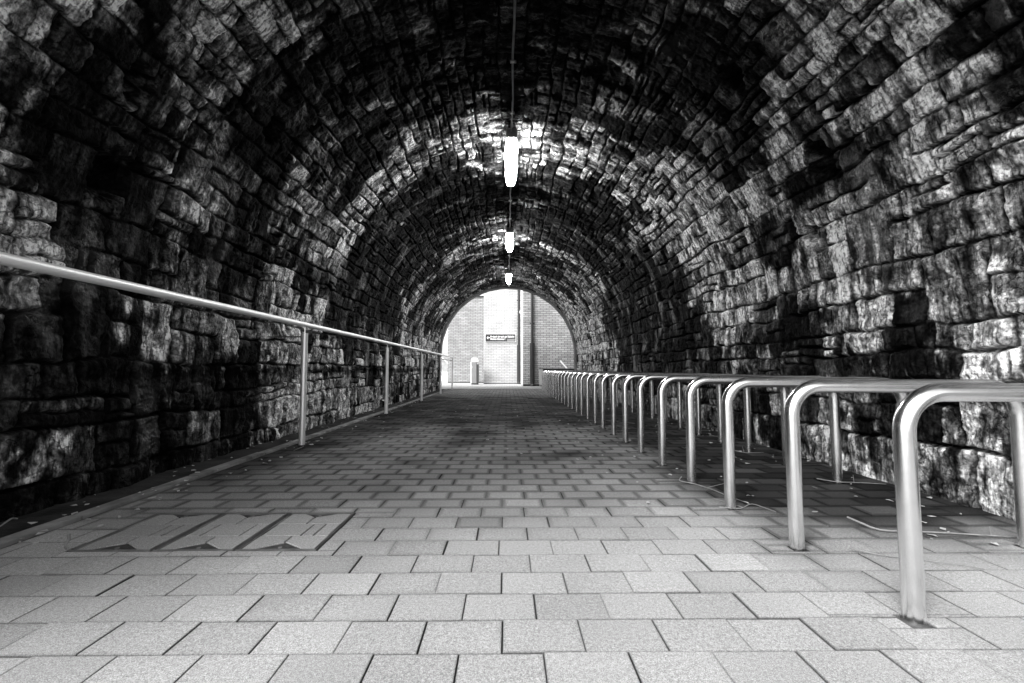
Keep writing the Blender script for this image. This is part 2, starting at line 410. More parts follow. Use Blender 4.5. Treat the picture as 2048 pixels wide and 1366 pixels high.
    pit = np.minimum(0, fbm(Y * 34, S * 34, 2) + 0.10)
    H = off[ID] + tu[ID] * CU + tv[ID] * CV
    H = H + (0.35 + 0.65 * big) * crag * (0.030 * (rk - 0.35) + 0.040 * fac)
    H = H + (0.004 + 0.010 * (1 - big) + 0.007 * big * crag) * rf
    H = H + 0.022 * pit * (0.3 + 0.7 * crag)
    H = H + 0.006 * (1 - np.maximum(np.abs(CU), np.abs(CV)) ** 4)
    open_ = sstep(-0.1, 0.35, fbm(Y * 1.7 + 90, S * 1.7, 3))
    H = inside * H + (1 - inside) * (-0.014 - 0.040 * open_ + 0.006 * rf)
    # mortar still standing in part of the joints
    filled = sstep(0.05, 0.30, fbm(Y * 1.4 + 40, S * 1.4, 2) - 0.15)
    H = H + filled * (1 - inside) * 0.01
    for hs, hy, hr in HOLES:
        q = np.sqrt(((S - hs) / (hr * 1.35)) ** 2 + ((Y - hy) / hr) ** 2) + 0.5 * fbm(S * 9, Y * 9, 3)
        H = H - 0.17 * sstep(1.1, 0.7, q)
    H = H * np.clip(1 - sstep(Y1 - 0.10, Y1, Y), 0, 1) + 0.015 * fbm(Y * 0.8, S * 0.5, 2)
    # albedo: stone by stone, then dirt streaks running down, scattered soot and damp
    A = alb[ID]
    run = fbm(Y * 11 + 3, S * 1.4 + 0.4 * Y, 4)
    A = A * np.clip(1.0 + 2.3 * run, 0.12, 2.6)
    blot = fbm(Y * 6.5 + su, S * 5.0 + su, 5, gain=0.62)
    A = A * np.clip(1.0 + 2.4 * blot, 0.12, 2.6)
    A = A * np.clip(1 + 1.0 * fbm(Y * 26, S * 20, 3), 0.35, 1.9)
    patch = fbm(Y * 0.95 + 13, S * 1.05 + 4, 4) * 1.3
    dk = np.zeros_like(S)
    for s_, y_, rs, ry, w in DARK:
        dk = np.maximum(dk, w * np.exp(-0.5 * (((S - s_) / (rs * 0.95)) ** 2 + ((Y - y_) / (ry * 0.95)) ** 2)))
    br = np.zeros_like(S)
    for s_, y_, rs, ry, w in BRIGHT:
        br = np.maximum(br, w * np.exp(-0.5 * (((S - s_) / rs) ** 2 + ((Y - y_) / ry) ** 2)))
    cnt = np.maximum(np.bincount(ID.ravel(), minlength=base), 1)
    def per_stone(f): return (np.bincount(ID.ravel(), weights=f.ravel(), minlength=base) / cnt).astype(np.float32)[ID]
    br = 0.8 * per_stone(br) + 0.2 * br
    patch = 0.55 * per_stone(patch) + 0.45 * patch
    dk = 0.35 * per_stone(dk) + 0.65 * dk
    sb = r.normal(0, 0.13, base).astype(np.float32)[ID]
    dark_mask = sstep(0.0, 0.26, patch * 0.8 + 1.35 * dk - 0.9 * br + 0.55 * fbm(Y * 6, S * 3.0, 5, gain=0.6) + sb + 0.05 - 0.20 * sstep(7.4, 8.6, S) * sstep(8.0, 6.0, Y) - 0.12 * sstep(4.2, 3.2, S) * sstep(5.2, 4.0, Y))  # near right wall kept paler to paint in its stronger light
    A = A * (1 - 0.96 * dark_mask)
    A = A * (1 + 1.9 * br * (1 - dark_mask))
    A = A * (0.05 + 0.95 * inside) + filled * (1 - inside) * 0.05 * (1 - dark_mask)
    lime = sstep(0.34, 0.55, fbm(Y * 21 + 70, S * 2.6, 3)) * sstep(0.0, 0.3, fbm(Y * 2.2, S * 1.6 + 50, 2)) * (1 - 0.8 * dark_mask)
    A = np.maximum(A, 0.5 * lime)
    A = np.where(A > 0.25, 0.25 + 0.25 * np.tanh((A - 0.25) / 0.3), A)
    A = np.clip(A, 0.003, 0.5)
    R = np.clip(0.66 - 0.36 * sstep(0.05, 0.45, fbm(Y * 2.7 + 8, S * 1.1, 3)) + 0.10 * (1 - inside), 0.28, 0.9)
    x, z, nx, nz = profile(S)
    P = np.stack([x + nx * H, Y, z + nz * H], axis=-1).reshape(-1, 3).astype(np.float32)
    ny = len(ys)
    idx = np.arange(ns * ny, dtype=np.int32).reshape(ns, ny)
    quads = np.stack([idx[:-1, :-1], idx[1:, :-1], idx[1:, 1:], idx[:-1, 1:]], axis=-1).reshape(-1, 4)[:, ::-1]
    me = bpy.data.meshes.new('stone_lining')
    me.vertices.add(len(P)); me.vertices.foreach_set('co', P.ravel())
    me.loops.add(quads.size); me.loops.foreach_set('vertex_index', quads.ravel())
    me.polygons.add(len(quads))
    me.polygons.foreach_set('loop_start', np.arange(0, quads.size, 4, dtype=np.int32))
    me.polygons.foreach_set('use_smooth', np.ones(len(quads), bool))
    me.update(calc_edges=True)
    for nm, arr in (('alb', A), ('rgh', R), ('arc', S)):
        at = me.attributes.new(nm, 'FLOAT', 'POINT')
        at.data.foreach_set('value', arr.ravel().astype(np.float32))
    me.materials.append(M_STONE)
    return me

tunnel = empty('stone_tunnel', (0, Y0, 0), 'long vaulted tunnel of dark wet rubble stone over the paved walkway', 'tunnel')
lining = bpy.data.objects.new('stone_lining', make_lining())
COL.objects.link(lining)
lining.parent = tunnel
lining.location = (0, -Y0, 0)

def ring(name, y0, y1, inner, outer, mat):
    """arch band between two offsets of the intrados"""
    bm = bmesh.new()
    sec = []
    for s in np.linspace(0, SLEN, 90):
        x, z, nx, nz = [float(q) for q in profile(s)]
        wob = 0.006 * math.sin(s * 9.1) + 0.004 * math.sin(s * 23.7)
        sec.append([bm.verts.new((x + nx * (o + wob), y, z + nz * (o + wob))) for o, y in ((inner, y0), (inner, y1), (-outer, y1), (-outer, y0))])
    for a, b in zip(sec, sec[1:]):
        for k in range(4):
            bm.faces.new((a[k], a[(k + 1) % 4], b[(k + 1) % 4], b[k]))
    bm.faces.new(sec[0]); bm.faces.new(sec[-1][::-1])
    o = bm_obj(name, bm, mat, tunnel, smooth=False)
    o.location = (0, -Y0, 0)
    return o
ring('portal_rim', Y1 - 0.01, Y1 + 0.35, 0.055, 0.35, M_RIM)
ring('portal_rim', Y0 - 0.35, Y0 + 0.01, 0.02, 0.35, M_RIM)

def facade(y0, y1, top):
    """spandrel wall round the arch mouth"""
    bm = bmesh.new()
    W = 9.0
    pts = []
    for s in np.linspace(0, SLEN, 60):
        x, z, nx, nz = [float(q) for q in profile(s)]
        pts.append((x - nx * 0.34, z - nz * 0.34))
    out = []
    for x, z in pts:
        dx, dz = x - CX, z - 0.0
        t = min(W / abs(dx) if abs(dx) > 1e-6 else 1e9, top / dz if dz > 1e-6 else 1e9)
        out.append((CX + dx * t, dz * t))
    vs = [[bm.verts.new((a[0], y, a[1])) for a in L_] for L_ in (pts, out) for y in (y0, y1)]
    n = len(pts)
    for i in range(n - 1):
        bm.faces.new((vs[0][i], vs[0][i + 1], vs[2][i + 1], vs[2][i]))
        bm.faces.new((vs[1][i], vs[1][i + 1], vs[3][i + 1], vs[3][i]))
        bm.faces.new((vs[2][i], vs[2][i + 1], vs[3][i + 1], vs[3][i]))
    o = bm_obj('spandrel_wall', bm, M_RIM, tunnel)
    o.location = (0, -Y0, 0)
facade(Y0 - 0.3, Y0 - 0.02, 4.7)
facade(Y1 + 0.02, Y1 + 0.3, 4.7)

bm = bmesh.new()
add_box(bm, CX - 9, CX + 9, Y0 - 0.02, Y1 + 0.02, 4.42, 4.62)
add_box(bm, CX - 9, CX - 3.3, Y0 - 0.02, Y1 + 0.02, -0.05, 4.42)
add_box(bm, CX + 3.3, CX + 9, Y0 - 0.02, Y1 + 0.02, -0.05, 4.42)
tag(bm_obj('embankment', bm, M_EARTH), kind='structure')

# ------------------------------------------------------------------ ground, pavement
def sheet(name, x0, x1, y0, y1, z, mat, n=1, m=1):
    bm = bmesh.new()
    vs = [[bm.verts.new((x0 + (x1 - x0) * i / n, y0 + (y1 - y0) * j / m, z)) for j in range(m + 1)] for i in range(n + 1)]
    for i in range(n):
        for j in range(m):
            bm.faces.new((vs[i][j], vs[i + 1][j], vs[i + 1][j + 1], vs[i][j + 1]))
    return tag(bm_obj(name, bm, mat), kind='structure')
sheet('ground', -300, 300, -200, 400, -0.012, M_DIRT)

RACK_N, RACK_Y0, RACK_DY = 27, 1.452, 0.576
RACK_X0, RACK_X1, RACK_H, RACK_R = 1.30, 2.345, 0.722, 0.031
COVER_X0, COVER_X1, COVER_Y0, COVER_Y1 = -1.93, -0.84, 2.03, 2.54
PITX, PITY, JNT = 0.2385, 0.1655, 0.0025

def cut_rect(rects, hole):
    hx0, hx1, hy0, hy1 = hole
    out = []
    for x0, x1, y0, y1 in rects:
        if x1 <= hx0 or x0 >= hx1 or y1 <= hy0 or y0 >= hy1:
            out.append((x0, x1, y0, y1)); continue
        if y0 < hy0: out.append((x0, x1, y0, hy0)); 
        if y1 > hy1: out.append((x0, x1, hy1, y1))
        a, b = max(y0, hy0), min(y1, hy1)
        if x0 < hx0: out.append((x0, hx0, a, b))
        if x1 > hx1: out.append((hx1, x1, a, b))
    return [r for r in out if r[1] - r[0] > 0.012 and r[3] - r[2] > 0.012]

def make_pavement():
    V, F, ALB = [], [], []
    r = random.Random(4)
    def paver(x0, x1, y0, y1, a, ang=0):
        dz = r.gauss(0, 0.0013); tx = r.gauss(0, 0.004); ty = r.gauss(0, 0.005)
        xm, ym = (x0 + x1) / 2, (y0 + y1) / 2
        b0 = len(V)
        rings = ((0, -0.02, 0.1), (0, -0.004, 0.3), (0.0011, -0.0007, 0.62), (0.0055, 0.0, 0.42), (0.028, 0.0, 1.0))
        for ins, z, dk_ in rings:
            ins = min(ins, 0.35 * min(x1 - x0, y1 - y0))
            for x, y in ((x0 + ins, y0 + ins), (x1 - ins, y0 + ins), (x1 - ins, y1 - ins), (x0 + ins, y1 - ins)):
                zz = z + (dz + tx * (x - xm) + ty * (y - ym) if z > -0.01 else 0)
                v_, d_ = a(x, y)
                V.append((x, y, zz)); ALB.append(v_ * (dk_ if ins < 0.005 else 1 - (1 - dk_) * min(1, 2.2 * d_)))
        for q in range(4):
            for k in range(4):
                k2 = (k + 1) % 4; o_ = b0 + 4 * q
                F.append((o_ + k, o_ + k2, o_ + 4 + k2, o_ + 4 + k))
        F.append((b0 + 16, b0 + 17, b0 + 18, b0 + 19))
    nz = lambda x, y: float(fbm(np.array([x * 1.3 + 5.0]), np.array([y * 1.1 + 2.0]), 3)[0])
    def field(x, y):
        """damp and dirt darkening the paving, less the daylight and sheen painted in, 0 clean .. 1 soaked"""
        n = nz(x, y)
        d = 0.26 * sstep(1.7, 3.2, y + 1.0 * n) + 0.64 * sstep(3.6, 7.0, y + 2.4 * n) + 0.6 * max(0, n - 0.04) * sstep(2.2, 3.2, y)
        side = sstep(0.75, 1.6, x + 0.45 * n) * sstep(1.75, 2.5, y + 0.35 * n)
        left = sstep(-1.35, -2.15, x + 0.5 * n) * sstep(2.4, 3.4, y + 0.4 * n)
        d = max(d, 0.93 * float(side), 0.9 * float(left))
        d = d * (1 - 0.85 * float(sstep(11.0, 17, y)))  # daylight from the far mouth painted in by lightening the pavers
        sheen = math.exp(-((x - 0.75) / 0.5) ** 2 - ((y - 5.3) / 0.35) ** 2)  # lighter spot that paints a wet sheen into the paver colour
        return float(np.clip(d - 0.25 * sheen, 0, 1))
    rows = int((17.5 + 3.0) / PITY)
    y_start = 1.145 - 25 * PITY
    for j in range(rows + 5):
        y0 = y_start + j * PITY
        if y0 > 21: break
        ph = (-0.018 if j % 2 == 0 else 0.098) + r.gauss(0, 0.006)
        x0r, x1r = (-2.255, 2.78) if y0 > 0.1 else (-4.2, 4.2)
        if y0 > Y1 + 0.3: x0r, x1r = -7, 5
        k0 = int((x0r - ph) / PITX) - 1
        for k in range(k0, k0 + int((x1r - x0r) / PITX) + 3):
            xa, xb = ph + k * PITX, ph + (k + 1) * PITX
            xa, xb = max(xa, x0r), min(xb, x1r)
            if xb - xa < 0.03: continue
            jx, jy = r.gauss(0, 0.0016), r.gauss(0, 0.0011)
            rect = [(xa + JNT / 2 + jx, xb - JNT / 2 + jx, y0 + JNT / 2 + jy, y0 + PITY - JNT / 2 + jy)]
            if xb > COVER_X0 - 0.1 and xa < COVER_X1 + 0.1:
                rect = cut_rect(rect, (COVER_X0 - 0.004, COVER_X1 + 0.004, COVER_Y0 - 0.004, COVER_Y1 + 0.004))
            if y0 < 7 and xb > 1.2:
                for q in range(10):
                    yy = RACK_Y0 + q * RACK_DY
                    for xx in (RACK_X0, RACK_X1):
                        big = 0.004 if (q == 0 and xx < 2) else 0.0
                        rect = cut_rect(rect, (xx - 0.036 - big, xx + 0.036, yy - 0.035, yy + 0.036 + big))
            pa = math.exp(r.gauss(0, 0.045)); soak = r.gauss(0, 0.05)
            for (a0, a1, b0, b1) in rect:
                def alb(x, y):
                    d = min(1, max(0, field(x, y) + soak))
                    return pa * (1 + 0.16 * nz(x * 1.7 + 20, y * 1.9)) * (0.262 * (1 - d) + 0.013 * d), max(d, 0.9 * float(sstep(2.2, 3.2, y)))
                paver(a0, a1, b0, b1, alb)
    me = bpy.data.meshes.new('pavement')
    me.from_pydata(V, [], F)
    at = me.attributes.new('alb', 'FLOAT', 'POINT')
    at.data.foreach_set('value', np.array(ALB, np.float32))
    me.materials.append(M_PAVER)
    return me
pv = bpy.data.objects.new('pavement', make_pavement())
COL.objects.link(pv)
tag(pv, kind='structure')

# open forecourt beyond the far mouth
m, nt, b = mat_new('forecourt_paving')
tc = nt.nodes.new('ShaderNodeTexCoord'); brk = nt.nodes.new('ShaderNodeTexBrick')
brk.inputs['Scale'].default_value = 1; brk.inputs['Brick Width'].default_value = 0.24; brk.inputs['Row Height'].default_value = 0.165
brk.inputs['Mortar Size'].default_value = 0.006
brk.inputs['Color1'].default_value = grey(0.36); brk.inputs['Color2'].default_value = grey(0.44); brk.inputs['Mortar'].default_value = grey(0.12)
nt.links.new(tc.outputs['Object'], brk.inputs['Vector']); nt.links.new(brk.outputs['Color'], b.inputs['Base Color'])
b.inputs['Roughness'].default_value = 0.8
sheet('forecourt', -60, 60, 17.45, 70, -0.006, m)

# strip between left wall and paving: damp gutter, pale edging, slot
bm = bmesh.new()
nY = 120
vs = []
for j in range(nY + 1):
    y = -3 + (Y1 + 0.4 + 3) * j / nY
    row = []
    for i in range(5):
        x = XL - 0.12 + (0.36) * i / 4
        row.append(bm.verts.new((x, y, -0.004 + 0.018 * (1 - i / 4) + 0.008 * math.sin(y * 7 + i) * (i < 4))))
    vs.append(row)
for a, c in zip(vs, vs[1:]):
    for i in range(4):
        bm.faces.new((a[i], a[i + 1], c[i + 1], c[i]))
tag(bm_obj('gutter', bm, M_GUTTER, smooth=True), kind='structure')
bm = bmesh.new()
y = -3.0
rr = random.Random(9)
while y < Y1 + 0.3:
    l = 0.914
    add_box(bm, -2.372 + rr.gauss(0, .002), -2.292 + rr.gauss(0, .002), y + 0.004, y + l - 0.004, -0.02, 0.010 + rr.gauss(0, .002), bev=0.004)
    y += l
tag(bm_obj('kerb', bm, M_KERB), kind='structure')

# ------------------------------------------------------------------ bicycle stands
bm = bmesh.new()
R = 0.13
pts = [(RACK_X0, 0, -0.02), (RACK_X0, 0, 0.3), (RACK_X0, 0, RACK_H - R)]
for k in range(1, 11):
    a = math.pi - k * math.pi / 20
    pts.append((RACK_X0 + R + R * math.cos(a), 0, RACK_H - R + R * math.sin(a)))
for k in range(0, 11):
    a = math.pi / 2 - k * math.pi / 20
    pts.append((RACK_X1 - R + R * math.cos(a), 0, RACK_H - R + R * math.sin(a)))
pts += [(RACK_X1, 0, 0.3), (RACK_X1, 0, -0.02)]
pts = [(x - RACK_X0, y, z) for x, y, z in pts]
add_tube(bm, pts, RACK_R, 24)
rack0 = bm_obj('bike_stand', bm, M_STEEL, smooth=True)
ORD = ['first', 'second', 'third', 'fourth', 'fifth', 'sixth', 'seventh', 'eighth', 'ninth', 'tenth', 'eleventh', 'twelfth', 'thirteenth', 'fourteenth']
for i in range(RACK_N):
    o = rack0 if i == 0 else rack0.copy()
    if i: COL.objects.link(o)
    o.location = (RACK_X0 + rr.gauss(0, 0.004), RACK_Y0 + i * RACK_DY + (0.02 if i == 0 else 0.006), 0)
    o.rotation_euler = (0, 0, rr.gauss(0, 0.006))
    if i == 0: lab = 'stainless steel hoop bike stand nearest the viewer, near foot in a dark gap between pavers'
    elif i < 14: lab = 'stainless steel hoop bike stand, %s in the row counted from the near end' % ORD[i]
    elif i == RACK_N - 1: lab = 'stainless steel hoop bike stand at the far end of the row, beside the dark cabinet'
    else: lab = 'stainless steel hoop bike stand, %s in the row counted from the far end' % ORD[RACK_N - 1 - i]
    tag(o, lab, 'bike stand', 'steel bike stands along the wall of the tunnel')

# ------------------------------------------------------------------ handrail
HX, HZ = -2.175, 1.275
rail = empty('handrail', (HX, 1.4, 0), 'pale tubular handrail on slim steel posts along the left stone wall', 'handrail')
def on_rail(name, bm, mat, par=None, smooth=True):
    o = bm_obj(name, bm, mat, par or rail, smooth)
    return o
bm = bmesh.new()
add_tube(bm, [(0, -2.6 + k * 0.5 - 1.4 + 1.4, HZ) for k in range(0, 39)] , 0.0275, 24)
on_rail('rail_tube', bm, M_RAIL)
for q, yy in enumerate([1.47, 4.80, 8.10, 11.42, 14.65, 17.75]):
    bm = bmesh.new()
    add_tube(bm, [(0, yy - 1.4, -0.02), (0, yy - 1.4, 1.185)], 0.031, 16)
    post = on_rail('post', bm, M_POST)
    bm = bmesh.new(); add_tube(bm, [(0, yy - 1.4, 1.18), (0, yy - 1.4, HZ - 0.024)], 0.008, 8)
    p = on_rail('bracket_pin', bm, M_STEEL, post)
    if q < 5:
        bm = bmesh.new(); add_tube(bm, [(0, yy - 1.4, 1.145), (XL - HX - 0.02, yy - 1.4, 1.145)], 0.008, 8)
        p = on_rail('wall_stay', bm, M_STEEL, post)
bm = bmesh.new(); add_tube(bm, [(0, 14.65 - 1.4, 1.13), (0, 17.75 - 1.4, 1.13)], 0.014, 8)
on_rail('lower_bar', bm, M_DARKMET)

# ------------------------------------------------------------------ ceiling lamps and conduit
LX = 0.06
def make_lamp(yc, label):
    t = empty('ceiling_light', (LX, yc, 3.87), label, 'lamp', 'ceiling lights along the crown of the vault')
    L_, W = 1.50, 0.17
    def barrel(bm, w, y0, y1, z0, z1, dome, n=20, m=8):
        rows = []
        for j in range(n + 1):
            v = j / n
            y = y0 + (y1 - y0) * v
            e = min(v, 1 - v) * 2
            ww = w * (0.62 + 0.38 * min(1, (e / 0.45)) ** 0.6)
            row = []
            for k in range(m + 1):
                u = -1 + 2 * k / m
                zz = z0 - dome * math.sqrt(max(0, 1 - abs(u) ** 3)) * min(1, (e / 0.12) ** 0.5 if e > 0 else 0)
                row.append(bm.verts.new((u * ww / 2, y, zz)))
            rows.append(row)
        top = [[bm.verts.new((r_[0].co.x, r_[0].co.y, z1)), bm.verts.new((r_[-1].co.x, r_[-1].co.y, z1))] for r_ in rows]
        for a, c, ta, tc_ in zip(rows, rows[1:], top, top[1:]):
            for k in range(m):
                bm.faces.new((a[k], a[k + 1], c[k + 1], c[k]))
            bm.faces.new((ta[0], a[0], c[0], tc_[0])); bm.faces.new((a[-1], ta[1], tc_[1], c[-1])); bm.faces.new((ta[1], ta[0], tc_[0], tc_[1]))
        bm.faces.new([top[0][0], top[0][1]] + rows[0][::-1]); bm.faces.new([top[-1][1], top[-1][0]] + rows[-1])
    bm = bmesh.new(); barrel(bm, W - 0.02, -L_ / 2 - 0.012, L_ / 2 + 0.012, 0.0, 0.07, 0.0)
    bm_obj('base_tray', bm, M_GREYP, t, True)
    bm = bmesh.new(); barrel(bm, W, -L_ / 2 + 0.02, L_ / 2 - 0.01, -0.045, -0.002, 0.05)
    bm_obj('diffuser', bm, M_LAMP, t, True)
    bm = bmesh.new()
    add_box(bm, -0.07, 0.07, -L_ / 2 - 0.06, -L_ / 2 - 0.014, -0.05, 0.07, 0.012)
    for sx in (-0.045, 0.045):
        add_tube(bm, [(sx, -L_ / 2 - 0.085, 0.0), (sx, -L_ / 2 - 0.055, 0.0)], 0.022, 12)
    bm_obj('end_cap', bm, M_GREYP, t, True)
    return t
make_lamp(6.42, 'lit tubular ceiling light nearest the camera, largest of the three under the vault')
make_lamp(10.5, 'lit ceiling light in the middle of the row of three under the vault')
t = make_lamp(14.75, 'lit ceiling light nearest the far tunnel mouth, a dark sensor at its end')
bm = bmesh.new(); add_box(bm, -0.05, 0.05, 0.78, 0.90, -0.10, 0.03, 0.015); add_tube(bm, [(0, 0.84, -0.09), (0, 0.84, -0.15)], 0.035, 12)
bm_obj('sensor', bm, M_DARKMET, t, True)
cond = empty('conduit', (LX, 5, 3.89), 'thin metal electrical conduit running along the crown of the vault between the lights', 'conduit')
segs = [(0.7, 5.61), (7.2, 9.69), (11.27, 13.94)]
for a, c in segs:
    n = 14
    bm = bmesh.new()
    add_tube(bm, [(0.006 * math.sin(k * 1.7), a + (c - a) * k / n - 5, 0.008 * math.sin(k * 0.9)) for k in range(n + 1)], 0.011, 8)
    bm_obj('conduit_tube', bm, M_CONDUIT, cond, True)
for yy in (1.6, 3.1, 4.3, 5.2, 8.0, 9.0, 12.0, 13.2):
    bm = bmesh.new(); add_box(bm, -0.03, 0.03, yy - 5.012, yy - 4.988, -0.013, 0.012, 0.003); add_box(bm, -0.008, 0.008, yy - 5.006, yy - 4.994, 0.012, 0.17)
    bm_obj('saddle_clip', bm, M_CONDUIT, cond)

# ------------------------------------------------------------------ recessed access covers
cw = (COVER_X1 - COVER_X0) / 3
for q, lab in enumerate(['recessed paved access cover of three, the one beside the pale edging strip, dirtiest',
                         'recessed paved access cover in the middle of the three in a row',
                         'recessed paved access cover of three, the one farthest from the handrail, cleanest']):
    x0 = COVER_X0 + q * cw; x1 = x0 + cw; y0, y1 = COVER_Y0, COVER_Y1
    xm, ym = (x0 + x1) / 2, (y0 + y1) / 2
    t = empty('access_cover', (xm, ym, 0), lab, 'access cover', 'recessed access covers in the paving')
    w2, l2 = cw / 2, (y1 - y0) / 2
    bm = bmesh.new()
    for a in ((-w2 + .003, -w2 + .007), (w2 - .007, w2 - .003)):
        add_box(bm, a[0], a[1], -l2, l2, -0.02, 0.004)
    add_box(bm, -w2 + .008, w2 - .008, -l2, -l2 + .006, -0.02, 0.004)
    add_box(bm, -w2 + .008, w2 - .008, l2 - .006, l2, -0.02, 0.004)
    bm_obj('tray_frame', bm, M_FRAME, t)
    bm = bmesh.new()
    for a in ((-w2 + .0145, -w2 + .0185), (w2 - .0185, w2 - .0145)):
        add_box(bm, a[0], a[1], -l2 + .012, l2 - .012, -0.02, 0.003)
    add_box(bm, -w2 + .02, w2 - .02, -l2 + .0085, -l2 + .0115, -0.02, 0.003)
    bm_obj('tray_edge', bm, M_KERB, t)
    # infill pavers cut round the lifting points
    V, F, AL = [], [], []
    def slab(poly, a):
        b0 = len(V); n = len(poly)
        cxp = sum(p[0] for p in poly) / n; cyp = sum(p[1] for p in poly) / n
        for z, k in ((-0.018, 0.0), (-0.004, 0.0), (0.0, 0.003)):
            for px, py in poly:
                d = math.hypot(px - cxp, py - cyp)
                V.append((px + (cxp - px) / d * k, py + (cyp - py) / d * k, z)); AL.append(a)
        for lv in (0, 1):
            for i in range(n):
                j = (i + 1) % n
                F.append((b0 + lv * n + i, b0 + lv * n + j, b0 + (lv + 1) * n + j, b0 + (lv + 1) * n + i))
        F.append(tuple(b0 + 2 * n + i for i in range(n)))
    g = 0.0035
    xa, xb = -w2 + .0205, w2 - .0205; ya, yb = -l2 + .0135, l2 - .0135
    r1, r2 = ya + 0.165, ya + 0.33
    tr = 0.120; th = 0.085; tb = 0.085; hb = 0.05
    base = [0.225, 0.25, 0.265][q]
    # front row round the triangular plate
    slab([(xa, ya), (-tr - g, ya), (-0.012, ya + th), (-0.012, r1 - g), (xa, r1 - g)], base * 0.95)
    slab([(tr + g, ya), (xb, ya), (xb, r1 - g), (-0.012 + 2 * g, r1 - g), (-0.012 + 2 * g, ya + th), (0.0, ya + th)], base * 1.04)
    sp = [xa, xa + 0.07, xa + 0.07 + 0.19, xb] if q % 2 else [xa, xa + 0.19, xa + 0.25, xb]
    for a, c in zip(sp, sp[1:]):
        slab([(a + g, r1), (c - g, r1), (c - g, r2 - g), (a + g, r2 - g)], base * rr.uniform(0.9, 1.1))
    slab([(xa, r2), (-0.02, r2), (-0.02, yb - hb), (-tb - g, yb), (xa, yb)], base * 1.0)
    slab([(-0.02 + 2 * g, r2), (xb, r2), (xb, yb), (tb + g, yb), (0.0, yb - hb), (-0.02 + 2 * g, yb - hb)], base * 0.97)
    me = bpy.data.meshes.new('paver_infill'); me.from_pydata(V, [], F)
    at = me.attributes.new('alb', 'FLOAT', 'POINT'); at.data.foreach_set('value', np.array(AL, np.float32))
    link_mesh('paver_infill', me, M_PAVER, t, False)
    for sgn in (-1, 1):
        bm = bmesh.new()
        yb0 = ya if sgn < 0 else yb
        ta, ha = (tr, th) if sgn < 0 else (tb, hb)
        tri = [(-ta, yb0), (ta, yb0), (0.0, yb0 - sgn * (ha - 0.004))]
        lo = [bm.verts.new((p[0], p[1], -0.02)) for p in tri]; hi = [bm.verts.new((p[0], p[1], -0.004)) for p in tri]
        bm.faces.new(hi); bm.faces.new(lo[::-1])
        for i in range(3): bm.faces.new((lo[i], lo[(i + 1) % 3], hi[(i + 1) % 3], hi[i]))
        pl = bm_obj('lifting_plate', bm, M_PLATE, t)
        bm = bmesh.new()
        add_tube(bm, [(0, yb0 - sgn * 0.026, -0.006), (0, yb0 - sgn * 0.026, -0.001)], 0.009, 12)
        bm_obj('lifting_bolt', bm, M_KERB, pl)

# ------------------------------------------------------------------ brick building beyond
bld = empty('brick_building', (0, 24, 0), 'pale brick building with stepped wall planes closing the view beyond the tunnel', 'building')
def bpart(name, x0, x1, y0, y1, z0, z1, mat, par=None, bev=0.0):
    bm = bmesh.new(); add_box(bm, x0, x1, y0 - 24, y1 - 24, z0, z1, bev)
    return bm_obj(name, bm, mat, par or bld)
bpart('recessed_wall', -3.45, -1.26, 26.0, 30.0, -0.02, 5.02, M_BRICK_L)
bpart('coping', -3.52, -1.26, 25.94, 30.1, 5.02, 5.09, M_PIPE)
bpart('central_wall', -1.26, 0.757, 24.0, 30.0, -0.02, 7.6, M_BRICK_C)
bpart('pier_wall', 0.757, 7.5, 21.0, 30.0, -0.02, 7.6, M_BRICK_R)
bpart('lit_return_face', 0.735, 0.755, 21.0, 24.0, 0.02, 7.6, M_WHITE)  # white skin over the pier's return face, its bright light painted on
bpart('wall_base', -1.25, 0.70, 23.985, 24.0, -0.02, 0.035, M_PIPE)
bpart('wall_base', -3.43, -1.27, 25.98, 26.0, -0.02, 0.045, M_PIPE)
bpart('wall_base', 0.76, 3.0, 20.98, 21.0, -0.02, 0.07, M_PIPE)
bm = bmesh.new(); add_tube(bm, [(-1.285, 1.93, 3.0), (-1.285, 1.80, 3.0), (-1.285, 1.80, 2.86)], 0.05, 10)
bm_obj('vent_cowl', bm, M_WHITE, bld, True)
def downpipe(x, y, r1, r2, zs):
    bm = bmesh.new(); add_tube(bm, [(x, y - 24, zs), (x, y - 24, 7.2)], r1, 14)
    dp = bm_obj('downpipe', bm, M_PIPE, bld, True)
    bm = bmesh.new(); add_tube(bm, [(x, y - 24, 0.12), (x, y - 24, zs)], r2, 14)
    add_tube(bm, [(x, y - 24, 0.14), (x, y - 24 - 0.02, 0.05), (x + 0.05, y - 24 - 0.1, -0.01)], r2 * 0.95, 12)
    bm_obj('pipe_sleeve', bm, M_PIPE, dp, True)
    for z in (zs + 0.9, zs + 2.4, zs + 3.6):
        bm = bmesh.new(); add_box(bm, x - r1 * 1.9, x + r1 * 1.9, y - 24.02, y - 23.98, z, z + 0.05, 0.006)
        bm_obj('pipe_bracket', bm, M_PIPE, dp)
downpipe(0.635, 23.88, 0.058, 0.10, 2.08)
downpipe(1.18, 20.88, 0.060, 0.112, 2.02)
bm = bmesh.new(); add_box(bm, 0.66, 0.735, 23.5, 23.62, 3.75, 3.9, 0.02)
for v in bm.verts: v.co.y -= 24
bm_obj('pipe_junction', bm, M_CONC, bld)
bpart('eaves_bracket', -2.03, -1.99, 26.2, 26.24, 5.09, 5.55, M_PIPE)

